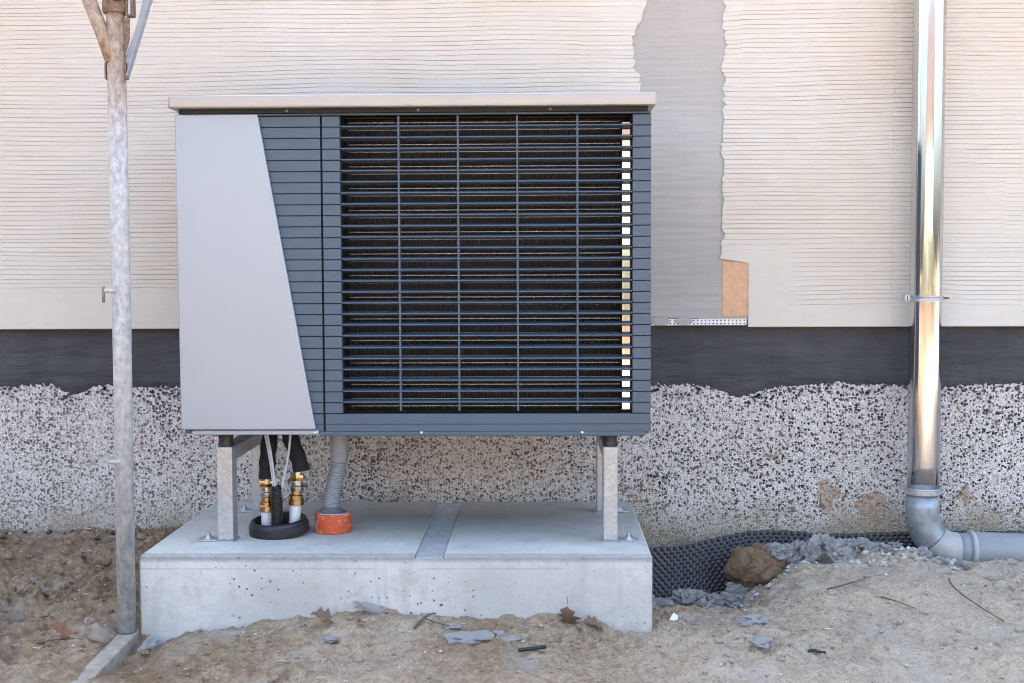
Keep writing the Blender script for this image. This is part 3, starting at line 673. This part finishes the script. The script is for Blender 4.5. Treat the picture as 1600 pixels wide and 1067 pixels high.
# rubber ring collar
rg = thing('wall_collar', 'black rubber ring round the pipes on the concrete', 'collar')
o = MB().lathe([(.070, .006), (.066, .030), (.069, .040), (.076, .042), (.081, .038), (.0825, .031), (.0855, .028), (.0865, .020), (.0855, .015), (.087, .010), (.085, .001), (.070, .001), (.070, .006)], (0, 0, 0), 48).build('ring', 'rubber', rg, angle=35)
o.matrix_local = Matrix.Translation((-.763, -.545, .004)) @ Matrix.Rotation(R(4), 4, 'X') @ Matrix.Rotation(R(-3), 4, 'Y')
o = MB().lathe([(0, .004), (.070, .004)], (-.763, -.545, .003), 32).build('ring_floor', 'rubber', rg)
# conduit with cables
cd = thing('cable_conduit', 'black corrugated conduit holding grey cables between the fittings', 'conduit')
prof = []
for i in range(27):
    z = .006 + i * .0052; prof += [(.0128, z), (.0170, z + .0008), (.0170, z + .0026), (.0128, z + .0034)]
prof += [(.0130, prof[-1][1]), (.0130, .01)]
MB().lathe(prof, (-.764, -.572, 0), 24).build('conduit', 'rubber', cd, angle=35)
for pts in ([(-.768, -.572, .08), (-.771, -.572, .15), (-.785, -.56, .24), (-.803, -.57, .33)], [(-.764, -.576, .08), (-.766, -.575, .15), (-.778, -.565, .24), (-.796, -.575, .33)], [(-.757, -.572, .08), (-.752, -.572, .16), (-.722, -.565, .22), (-.722, -.57, .33)]):
    MB().tube(bez(pts), .0037, 10).build('cable', 'cable_grey', cd, smooth=True)
# condensate drain
dr = thing('condensate_drain', 'grey ribbed drain hose standing in an orange pipe socket', 'drain')
def dpt(z): t = float(sstep(.24, .05, z)); return (-.594 - .026 * t, -.50 - .005 * t, z)
def dseg(z0, z1, r, n=8): return MB().tube([dpt(z) for z in np.linspace(z0, z1, n)], r, 28)
dseg(.32, .29, .0215).build('outlet', 'dark_inside', dr, smooth=True)
dseg(.300, .282, .0268).build('top_cuff', 'dark_grey_plastic', dr, angle=40)
for a, b, r in ((.283, .262, .0262), (.2615, .2405, .0257), (.240, .2085, .0250)): dseg(a, b, r).build('smooth_sleeve', 'grey_plastic', dr, angle=40)
zz = []; rz_ = []; z = .209
while z > .066:
    zz += [z, z - .0012, z - .0042, z - .0054]; rz_ += [.0212, .0246, .0246, .0212]; z -= .0072
MB().tube([dpt(z) for z in zz], rz_, 28).build('ribbed_hose', 'grey_plastic', dr, angle=25)
MB().lathe([(.0, .075), (.024, .075), (.027, .068), (.036, .062), (.0415, .056), (.0415, .040), (0, .040)], (-.619, -.505, 0), 32).build('rubber_cuff', 'dark_grey_plastic', dr, angle=35)
MB().lathe([(.0440, .01), (.0440, .058), (.0475, .0585), (.0475, .01)], (-.613, -.507, 0), 36).build('inner_ring', 'cable_grey', dr, angle=35)
MB().lathe([(.048, .0), (.0535, .0005), (.0535, .054), (.052, .056), (.048, .056), (.048, .0)], (-.613, -.507, .0005), 40).build('orange_socket', 'orange_pvc', dr, angle=35)

# ---------------------------------------------------------------- scaffold pole
sc = thing('scaffold_pole', 'weathered scaffold pole with rusty top joint beside the concrete pad', 'scaffold')
PX, PY = -1.110, -.845
MB().tube([(PX - .004, PY, -.20), (PX, PY, .6), (PX + .002, PY, 2.3)], .0242, 32).build('pole', 'scaffold_steel', sc, smooth=True)
fb = MB().box(-.024, .024, -.38, .03, -.058, 0).build('foot_beam', 'dusty_steel', sc, bev=.004)
fb.location = (PX, PY, -.203); fb.rotation_euler = (R(2.5), 0, 0)
for z in (.705, .258):
    p = MB().tube([(PX - .006, PY - .022, z), (PX - .034, PY - .034, z + .002)], .0055, 12).build('locking_pin', 'scaffold_steel', sc, angle=40)
    MB().box(PX - .0385, PX - .032, PY - .039, PY - .029, z - .030, z + .012).build('pin_flap', 'rusty_iron' if z > .5 else 'scaffold_steel', p, bev=.002)
# ring joint and braces
MB().lathe([(.025, 1.425), (.032, 1.425), (.034, 1.431), (.034, 1.50), (.025, 1.505)], (PX + .002, PY, 0), 28).build('joint_collar', 'rusty_iron', sc, angle=35)
MB().tube([(PX + .017, PY - .028, 1.462), (PX + .019, PY - .046, 1.462)], .0125, 6).build('joint_bolt', 'rust_red', sc)
MB().box(PX + .032, PX + .052, PY - .02, PY + .01, 1.415, 1.50).build('wedge', 'rusty_iron', sc, bev=.003)
MB().box(PX + .043, PX + .048, PY - .028, PY - .018, 1.418, 1.475).build('wedge_pin', 'galvanised', sc, bev=.001)
MB().tube([(PX - .012, PY - .012, 1.30), (PX - .026, PY - .012, 1.36), (PX - .125, PY - .010, 1.62)], [.013, .018, .0185], 20).build('brace', 'scaffold_steel', sc, smooth=True)
MB().prism([(PX + .024, 1.265), (PX + .032, 1.262), (PX + .128, 1.56), (PX + .100, 1.56), (PX + .058, 1.40), (PX + .028, 1.32)], PY - .004, PY + .004).build('brace', 'dull_zinc', sc, bev=.001)
MB().prism([(PX + .0315, 1.262), (PX + .034, 1.262), (PX + .131, 1.56), (PX + .1285, 1.56)], PY - .022, PY + .004).build('brace_flange', 'dull_zinc', sc)
MB().prism([(PX + .025, 1.31), (PX + .032, 1.33), (PX + .040, 1.36), (PX + .040, 1.414), (PX + .025, 1.414)], PY - .010, PY - .006).build('gusset', 'rusty_iron', sc, bev=.001)
for sx in (-1, 1):
    x = PX + .001 + sx * .0262
    MB().box(x - .0025, x + .0025, PY - .012, PY + .012, 1.255, 1.297).build('side_lug', 'rusty_iron', sc, bev=.001)

# ---------------------------------------------------------------- downpipe
dp = thing('downpipe', 'polished metal downpipe with clamp and grey elbow at its foot', 'downpipe')
DX, DY = 1.2005, -.135
MB().tube([(DX, DY, z) for z in np.linspace(.055, 2.4, 30)], .050, 64).build('pipe', 'polished', dp, smooth=True)
cl = MB().lathe([(.0505, .651), (.0545, .651), (.0545, .656), (.053, .658), (.053, .663), (.0545, .665), (.0545, .670), (.0505, .670)], (DX, DY, 0), 48).build('clamp', 'galvanised', dp, angle=35)
MB().box(DX - .068, DX - .050, DY - .012, DY + .012, .650, .672).build('clamp_lug', 'galvanised', cl, bev=.001)
MB().box(DX - .0615, DX - .0590, DY - .0128, DY - .0118, .653, .669).build('lug_gap_shade', 'dark_inside', cl)  # solid near-black bar on the lug, painting the shade of a slot
MB().tube([(DX + .050, DY - .002, .661), (DX + .072, DY - .002, .661)], .0035, 10).build('clamp_screw', 'rusty_iron', cl, smooth=True)
MB().tube([(DX, DY + .05, .661), (DX, .0, .661)], .005, 10).build('clamp_rod', 'galvanised', cl, smooth=True)
MB().lathe([(.050, .066), (.0545, .066), (.0555, .063), (.0545, .059), (.057, .057), (.057, .047), (.054, .044), (.05, .044)], (DX, DY, 0), 48).build('collar', 'galvanised', dp, angle=35)
arc = [(DX + .112 - .112 * math.cos(a), DY, -.022 - .112 * math.sin(a)) for a in np.linspace(0, math.pi / 2, 25)]
MB().tube([(DX, DY, .046), (DX, DY, .0)] + arc[:13], [.0505] * 2 + [.0515] * 13, 48).build('upper_elbow', 'zinc', dp, smooth=True)
MB().tube(arc[12:] , .0545, 48).build('lower_elbow', 'dusty_plastic', dp, smooth=True)
ex_ = DX + .112; ez_ = -.134
slope = -.03
def hp_pt(x): return (x, DY - .02 * (x - ex_), ez_ + slope * (x - ex_))
MB().tube([hp_pt(ex_ - .002), hp_pt(ex_ + .045)], .0530, 48).build('spigot', 'grey_plastic', dp, smooth=True)
MB().tube([hp_pt(ex_ + v) for v in (.034, .036, .038, .046, .048, .050)], [.055, .0615, .063, .063, .0615, .058], 48).build('socket_ring', 'dusty_plastic', dp, angle=40)
MB().tube([hp_pt(ex_ + v) for v in (.048, .058, .060, .064, .066, .9)], [.0585, .0585, .0597, .0597, .0580, .0580], 48).build('ground_pipe', 'pipe_grey', dp, angle=40)

# ---------------------------------------------------------------- dimple membrane
mx = np.arange(.288, 2.6, .0032); nt = 70
topz = np.interp(mx, [.28, .36, .45, .56, .66, .78, .95, 1.15, 1.3, 1.8], [-.133, -.134, -.130, -.110, -.094, -.095, -.108, -.100, -.096, -.100]) + .003 * gnoise(mx * 20, mx * 0 + 1)
topy = np.interp(mx, [.28, .40, .55, .68, .8, 1.8], [-.115, -.11, -.075, -.045, -.03, -.025])
t_ = np.linspace(0, 1, nt)[:, None]
MX = np.repeat(mx[None, :], nt, 0); MZ = topz[None, :] - .22 * t_; MY = topy[None, :] - .05 * t_ - .02 * t_ ** 2
pu, pv = .0205, .0115
vv = (.22 * t_) + 0 * MX
row = np.floor(vv / pv); du = ((MX + (row % 2) * pu / 2) % pu) - pu / 2; dv = (vv % pv) - pv / 2
rd = np.sqrt((du) ** 2 + (dv * 1.15) ** 2)
MY = MY - .008 * (1 - sstep(.0022, .0060, rd))
mem = link('dimple_membrane', grid_mesh('dimple_membrane', MX, MY, MZ, 'membrane'))
tag(mem, 'black dimpled drainage membrane along the foot of the wall', 'membrane')
mem.modifiers.new('solid', 'SOLIDIFY').thickness = .0015

# ---------------------------------------------------------------- rubble, clods, leaves, twigs
def rock_mesh(name, mat, seed, sub=3, rough=.35, flat=1.0):
    bm = bmesh.new(); bmesh.ops.create_icosphere(bm, subdivisions=sub, radius=1)
    co = np.array([v.co[:] for v in bm.verts])
    def n3(f, o, g=.55):
        a, b, c = co[:, 0] * f + seed * 3.7, co[:, 1] * f + seed * 1.9, co[:, 2] * f + seed * 5.3
        return (fbm(a, b + c * .6, o, g) + fbm(b + 7, c - a * .5, o, g) + fbm(c + 3, a + b * .4, o, g)) / 1.8
    s = 1 + rough * n3(1.2, 2) + rough * .6 * n3(3.2, 4, .65) - rough * .3 * np.abs(n3(7, 2))
    for v, k in zip(bm.verts, s):
        v.co *= k; v.co.z *= flat
    me = bpy.data.meshes.new(name); bm.to_mesh(me); bm.free(); me.materials.append(M[mat])
    if sub != 4: me.polygons.foreach_set('use_smooth', [True] * len(me.polygons))
    if sub < 4: me.set_sharp_from_angle(angle=R(38))
    return me
rub = [rock_mesh('concrete_chunk', 'rubble', i, 4, .55) for i in range(6)]
def put(name, me, x, y, s, label, cat, group=None, sz=None, sink=.35, rz=None, tilt=.3):
    o = link(name, me); rr = random.Random(int(x * 1000) * 31 + int(y * 1000))
    sx, sy, szz = (s, s * rr.uniform(.75, 1), s * rr.uniform(.6, .8)) if sz is None else sz
    o.scale = (sx, sy, szz); o.location = (x, y, gz(x, y) + szz * (1 - 2 * sink) * .9)
    o.rotation_euler = (rr.uniform(-tilt, tilt), rr.uniform(-tilt, tilt), rr.uniform(0, 6.28) if rz is None else rz)
    return tag(o, label, cat, group)
rr = random.Random(21)
CH = [(.745, -.20, .030, 'lump touching the right side of the big sand clod'), (.79, -.17, .034, 'first grey lump right of the sand clods, by the membrane'), (.835, -.21, .030, 'lump in the middle of the pale rubble row'),
      (.875, -.17, .038, 'largest pale lump in the rubble row below the membrane'), (.925, -.20, .034, 'flat-topped pale lump right of the largest one'), (.90, -.26, .030, 'pale lump lying forward of the rubble row'), (.975, -.17, .026, 'lump at the right end of the pale rubble row')]
for i, (x, y, s, d) in enumerate(CH):
    put('concrete_chunk', rub[i % 6], x, y - .02, s * 1.25, 'rough grey concrete ' + d, 'rubble', 'grey crumbs along the membrane', sink=.0)
for i, (x, y, s) in enumerate([(1.03, -.15, .020), (1.07, -.18, .024), (1.11, -.15, .020), (.77, -.25, .018), (.82, -.26, .016), (.95, -.24, .018), (1.01, -.21, .020), (.86, -.23, .018), (.72, -.27, .016)]):
    put('concrete_chunk', rub[(i + 3) % 6], x, y, s, 'small pale concrete crumb among the rubble below the membrane', 'rubble', 'small crumbs in the rubble row', sink=.0)
LB2 = 'grey concrete lump in the hole between pad and sandy clod'
for i, (x, y, s) in enumerate([(.31, -.34, .024), (.345, -.33, .028), (.38, -.32, .026), (.42, -.33, .027), (.455, -.32, .022), (.475, -.27, .030), (.52, -.30, .022), (.56, -.27, .026), (.59, -.24, .030), (.40, -.29, .020), (.36, -.40, .018), (.48, -.38, .022)]):
    put('concrete_chunk', rub[(i + 2) % 6], x, y - .03, s * 1.25, LB2, 'rubble', 'grey lumps in the hole beside the pad', sink=.0)
put('concrete_chunk', rub[1], 1.17, -.235, .034, 'pale concrete lump resting against the grey elbow, larger one', 'rubble', 'lumps below the elbow')
put('concrete_chunk', rub[3], 1.225, -.25, .026, 'small grey lump tucked under the grey elbow', 'rubble', 'lumps below the elbow')
put('concrete_chunk', rub[4], 1.27, -.31, .024, 'whitish concrete lump on the sand just below the grey elbow', 'rubble', 'lumps below the elbow')
put('concrete_chunk', rub[0], 1.45, -.07, .026, 'pale crumb lying behind the horizontal grey ground pipe', 'rubble', sink=0)
put('concrete_chunk', rub[5], 1.28, -.58, .014, 'small whitish crumb on open sand at right, below the ground pipe', 'rubble')
clod = rock_mesh('sand_clod', 'clod', 12, 5, .3)
o = put('sand_clod', clod, .67, -.22, .10, 'big brown clod of damp sand in front of the black membrane', 'clod', sz=(.088, .075, .068), sink=.36, rz=.4, tilt=.1)
put('concrete_chunk', rub[2], .715, -.235, .030, 'grey mortar crust sitting on top of the big sand clod', 'rubble', sink=-1.35)
# flat slabs in front of the pad
slab = [rock_mesh('mortar_slab', 'rubble', 30 + i, 3, .5) for i in range(3)]
put('mortar_slab', slab[0], -1.035, -.885, .04, 'knobbly grey mortar lump beside the foot of scaffold pole', 'rubble', sz=(.022, .040, .024), rz=-.5, sink=.3)
put('mortar_slab', slab[1], -.455, -.855, .04, 'bluish flat shard leaning at the pad front below the orange socket', 'rubble', sz=(.042, .016, .010), rz=-.3, sink=.1)
put('mortar_slab', slab[2], -.14, -.985, .08, 'large flat dusty slab half buried in front of the pad', 'rubble', sz=(.105, .035, .018), rz=.28, sink=.35, tilt=.1)
put('mortar_slab', slab[0], -.235, -.92, .03, 'small grey flake left of the large dusty slab', 'rubble', sz=(.024, .011, .006), rz=-.4, sink=.2, tilt=.1)
put('mortar_slab', slab[1], -.55, -.965, .03, 'grey flat stone below the brown leaf in front of the pad', 'rubble', sz=(.032, .024, .008), rz=.5, sink=.3, tilt=.1)
put('mortar_slab', slab[2], .545, -1.02, .04, 'flat pale stone at the bottom of the photo right of centre', 'rubble', sz=(.036, .030, .016), rz=1.2, sink=.4, tilt=.1)
put('mortar_slab', slab[0], .56, -.80, .03, 'pale half-buried stone on sand right of the pad corner', 'rubble', sz=(.040, .018, .014), rz=.2, sink=.4, tilt=.1)
# white shard
mb = MB().prism([(-.018, -.008), (.014, -.004), (.018, .006), (.008, .017), (-.006, .004)], -.0015, .0015)
o = mb.build('plastic_shard', 'white_plastic', bev=.0005); o.location = (.352, -.72, gz(.352, -.72) + .008); o.rotation_euler = (R(-35), R(-8), R(15)); tag(o, 'small bright white shard on soil by the pad corner', 'shard')
# leaves
def leaf_mesh(mat, seed, lobes=True):
    rr = random.Random(seed); vs = []; n = 13
    for i in range(n):
        t = i / (n - 1); w = math.sin(math.pi * min(1, t * .96 + .03)) * .36 * (1 + (.38 * math.sin(t * 22 + seed) if lobes else 0))
        zc = .16 * math.sin(t * 3 + seed) ; cu = .25 * rr.uniform(.6, 1.3)
        vs += [(t - .5, -w, zc + cu * w), (t - .5, -w * .5, zc + cu * w * .2), (t - .5, 0, zc - .02), (t - .5, w * .5, zc + cu * w * .25), (t - .5, w, zc + cu * w * 1.2)]
    fs = [(i * 5 + j, i * 5 + j + 1, i * 5 + j + 6, i * 5 + j + 5) for i in range(n - 1) for j in range(4)]
    m = MB().add(vs, fs); m.tube([(-.5, 0, .0), (-.72, .03, .02), (-.85, .02, .0)], .012, 6)
    return m.mesh('dead_leaf', mat, True)
lf = [leaf_mesh('leaf_brown', 1), leaf_mesh('leaf_brown', 4), leaf_mesh('leaf_red', 2), leaf_mesh('leaf_red', 6)]
def leaf(x, y, s, k, rot, label, dz=.006):
    o = link('dead_leaf', lf[k]); o.scale = (s, s, s); o.location = (x, y, gz(x, y) + dz); o.rotation_euler = rot; tag(o, label, 'leaf', 'dead leaves on the soil'); return o
leaf(-.575, -.895, .075, 0, (.2, .1, .1), 'brown dead leaf lying flat before the pad, left of centre', .012)
leaf(.065, -.862, .075, 1, (.2, 1.25, 1.4), 'upright curled brown leaf leaning on the pad front', .025)
leaf(.13, -.868, .06, 0, (.3, .1, .2), 'thin dark fern-like leaf at the pad foot near right corner', .008)
leaf(-1.245, -.95, .070, 2, (.4, .3, .5), 'reddish leaf on the soil left of the scaffold foot', .014)
leaf(-.13, -1.03, .030, 3, (.3, .9, .9), 'tiny orange leaf scrap on the large dusty slab', .022)
leaf(-.475, -.925, .030, 3, (.5, .2, 2.2), 'small rust-coloured curled scrap beside the brown leaf', .008)
leaf(-1.30, -.10, .075, 1, (.5, 1.0, 1.2), 'brown leaf standing against the plinth left of the pole', .03)
leaf(-1.17, -.08, .05, 2, (.2, .2, .6), 'small orange leaf by the plinth right behind the pole', .012)
for i, (x, y, k) in enumerate([(.34, -.22, 0), (.42, -.20, 2), (.47, -.21, 1), (.53, -.20, 2), (.37, -.26, 1), (.50, -.24, 0)]):
    o = leaf(x, y, .055, k, (.4 * (i % 3), .4, i * 1.1), 'brown leaf scrap in the hole below the black membrane', .016); o['group'] = 'leaf scraps in the hole'
o = link('dead_leaf', leaf_mesh('leaf_yellow', 9, False)); o.scale = (.026, .022, .02); o.location = (-.712, -.615, .004); o.rotation_euler = (0, 0, .15); tag(o, 'tiny yellow leaf on the concrete beside the black ring', 'leaf')
# twigs
def twig(pts, r, label, mat='twig', cat='twig', dz=.004, name='twig', group='twigs on the sand'):
    b = bez([(x, y, gz(x, y) + dz + k) for x, y, k in pts], 14)
    o = MB().tube(b, [r * .8 * (1 - .5 * i / 14) for i in range(15)], 7).build(name, mat, smooth=True); tag(o, label, cat, group); return o
twig([(.80, -.60, .0), (.86, -.575, .012), (.93, -.55, .002)], .003, 'short straight twig on the sand below the grey crumbs')
twig([(1.14, -.60, .004), (1.11, -.68, .018), (1.20, -.76, .012), (1.235, -.77, .0)], .0032, 'hooked dark twig on the sand at right')
twig([(.925, -.69, 0), (.96, -.73, .008), (1.0, -.745, 0)], .0025, 'small bent twig between the straight and hooked twigs')
twig([(.73, -.20, .10), (.76, -.24, .13), (.775, -.30, .02)], .0032, 'dark root arching over the sand clod', group=None)
twig([(-.335, -.935, .0), (-.31, -.90, .016), (-.285, -.875, .02)], .0042, 'thick short stick pointing up before the pad')
twig([(-.31, -.905, .006), (-.27, -.915, .006), (-.24, -.925, .002)], .0022, 'thin twig crossing the thick short stick')
twig([(-1.30, -.99, .0), (-1.22, -.95, .012), (-1.13, -.93, .004)], .0028, 'thin twig beside the reddish leaf at left')
o = MB().tube([(-.02, .004, 0), (.0, 0, .002), (.034, -.012, 0)], .0032, 6).add(*(lambda m: (m.v, m.f))(MB().tube([(-.014, -.006, 0), (.0, 0, .004), (.012, .0, .003)], .0035, 6))).build('cable_tie', 'rubber')
o.location = (.675, -.985, gz(.675, -.985) + .010); o.rotation_euler = (0, 0, .05); tag(o, 'black scrap of cable tie on the sand at lower right', 'scrap')
o = MB().tube([(-.035, 0, 0), (0, .004, .003), (.035, .012, .006)], .005, 6).build('plastic_scrap', 'rubber'); o.location = (-.03, -1.045, gz(-.03, -1.045) + .004); tag(o, 'black plastic scrap poking from under the dusty slab', 'scrap')

# loose crumbs and straw: uncountable litter
def scatter_stuff(name, mat, n, smin, smax, seed, label, straw=False, region=(-1.95, 1.8, -1.45, -.02)):
    rs = np.random.RandomState(seed); x = rs.uniform(region[0], region[1], n); y = rs.uniform(region[2], region[3], n)
    dens = fbm(x * 2.3 + seed, y * 2.9, 3); keep = (dens > rs.uniform(-.7, .6, n)) & ~((x > -1.09) & (x < .295) & (y > -.84))
    x = x[keep]; y = y[keep]; z = ground_h(x, y); mb = MB(); r2 = random.Random(seed)
    base = [(1, 0, 0), (-1, 0, 0), (0, 1, 0), (0, -1, 0), (0, 0, 1), (0, 0, -1)]; F = [(0, 2, 4), (2, 1, 4), (1, 3, 4), (3, 0, 4), (2, 0, 5), (1, 2, 5), (3, 1, 5), (0, 3, 5)]
    for a, b, c in zip(x, y, z):
        s = smin + (smax - smin) * r2.random() ** 3; an = r2.random() * 6.28
        if straw:
            L = s * 8; dx, dy = math.cos(an) * L, math.sin(an) * L; w = .0009
            px, py = -math.sin(an) * w, math.cos(an) * w; t = r2.uniform(-.1, .3) * L
            mb.add([(a - px, b - py, c + .003), (a + px, b + py, c + .003), (a + dx + px, b + dy + py, c + .004 + t * .3), (a + dx - px, b + dy - py, c + .004 + t * .3), (a, b, c + .005), (a + dx, b + dy, c + .006 + t * .3)], [(0, 1, 2, 3), (0, 3, 5, 4), (1, 4, 5, 2)])
        else:
            ca, sa = math.cos(an), math.sin(an); vs = []
            for (p, q, w) in base:
                k = s * r2.uniform(.6, 1.25); vs.append((a + (p * ca - q * sa) * k, b + (p * sa + q * ca) * k, c + w * k * .7 + s * .2))
            mb.add(vs, F)
    o = mb.build(name, mat); o['kind'] = 'stuff'; o['label'] = label; o['category'] = 'litter'; return o
scatter_stuff('soil_crumbs', 'soil', 17000, .0012, .009, 3, 'small crumbs of brown sand scattered over the ground')
scatter_stuff('gravel', 'rubble', 1700, .0012, .007, 5, 'fine grey gravel and mortar crumbs on the sand')
scatter_stuff('gravel', 'rubble', 900, .003, .017, 8, 'coarse grey mortar crumbs below the wall at right', region=(.30, 1.3, -.36, -.05))
scatter_stuff('dark_litter', 'twig', 500, .0015, .007, 6, 'dark bark crumbs and litter on the soil')
scatter_stuff('dark_litter', 'rubber', 120, .004, .014, 16, 'dark scraps along the plinth at left', region=(-1.9, -1.12, -.12, -.02))
scatter_stuff('straw_litter', 'straw', 420, .001, .0035, 9, 'thin dry straws on the sand', straw=True)

def lumps(n, seed, smin, smax, region, name, mat, label):
    r2 = random.Random(seed); bm = bmesh.new(); bmesh.ops.create_icosphere(bm, subdivisions=2, radius=1)
    V = np.array([v.co[:] for v in bm.verts]); F = [tuple(v.index for v in f.verts) for f in bm.faces]; bm.free(); mb = MB()
    for i in range(n):
        x = r2.uniform(region[0], region[1]); y = r2.uniform(region[2], region[3])
        if -1.1 < x < .30 and y > -.85: continue
        s_ = smin + (smax - smin) * r2.random() ** 2.5; o1, o2 = r2.random() * 50, r2.random() * 50
        k = 1 + .55 * gnoise(V[:, 0] * 1.3 + o1, V[:, 1] * 1.3 + V[:, 2] + o2) + .35 * gnoise(V[:, 0] * 3 + V[:, 2] + o2, V[:, 1] * 3 + o1)
        P3 = V * k[:, None] * s_ * np.array([1, r2.uniform(.7, 1.1), .7]); a = r2.random() * 6.28
        xr = P3[:, 0] * math.cos(a) - P3[:, 1] * math.sin(a); yr = P3[:, 0] * math.sin(a) + P3[:, 1] * math.cos(a)
        z0 = gz(x, y) + s_ * .15
        mb.add(np.stack([xr + x, yr + y, P3[:, 2] + z0], 1), F)
    o = mb.build(name, mat); o['kind'] = 'stuff'; o['label'] = label; o['category'] = 'litter'
lumps(260, 4, .004, .022, (-1.95, -1.12, -1.05, -.05), 'soil_lumps', 'soil', 'loose brown soil lumps on the bank left of the pole')
lumps(150, 6, .003, .016, (.30, 1.75, -1.2, -.2), 'soil_lumps', 'soil', 'loose sandy lumps on the ground right of the pad')
lumps(110, 7, .003, .014, (-1.1, .3, -1.3, -.86), 'soil_lumps', 'soil', 'loose sandy lumps in front of the pad')
lumps(130, 8, .004, .016, (.30, 1.25, -.36, -.12), 'mortar_crumbs', 'rubble', 'loose mortar crumbs below the membrane')
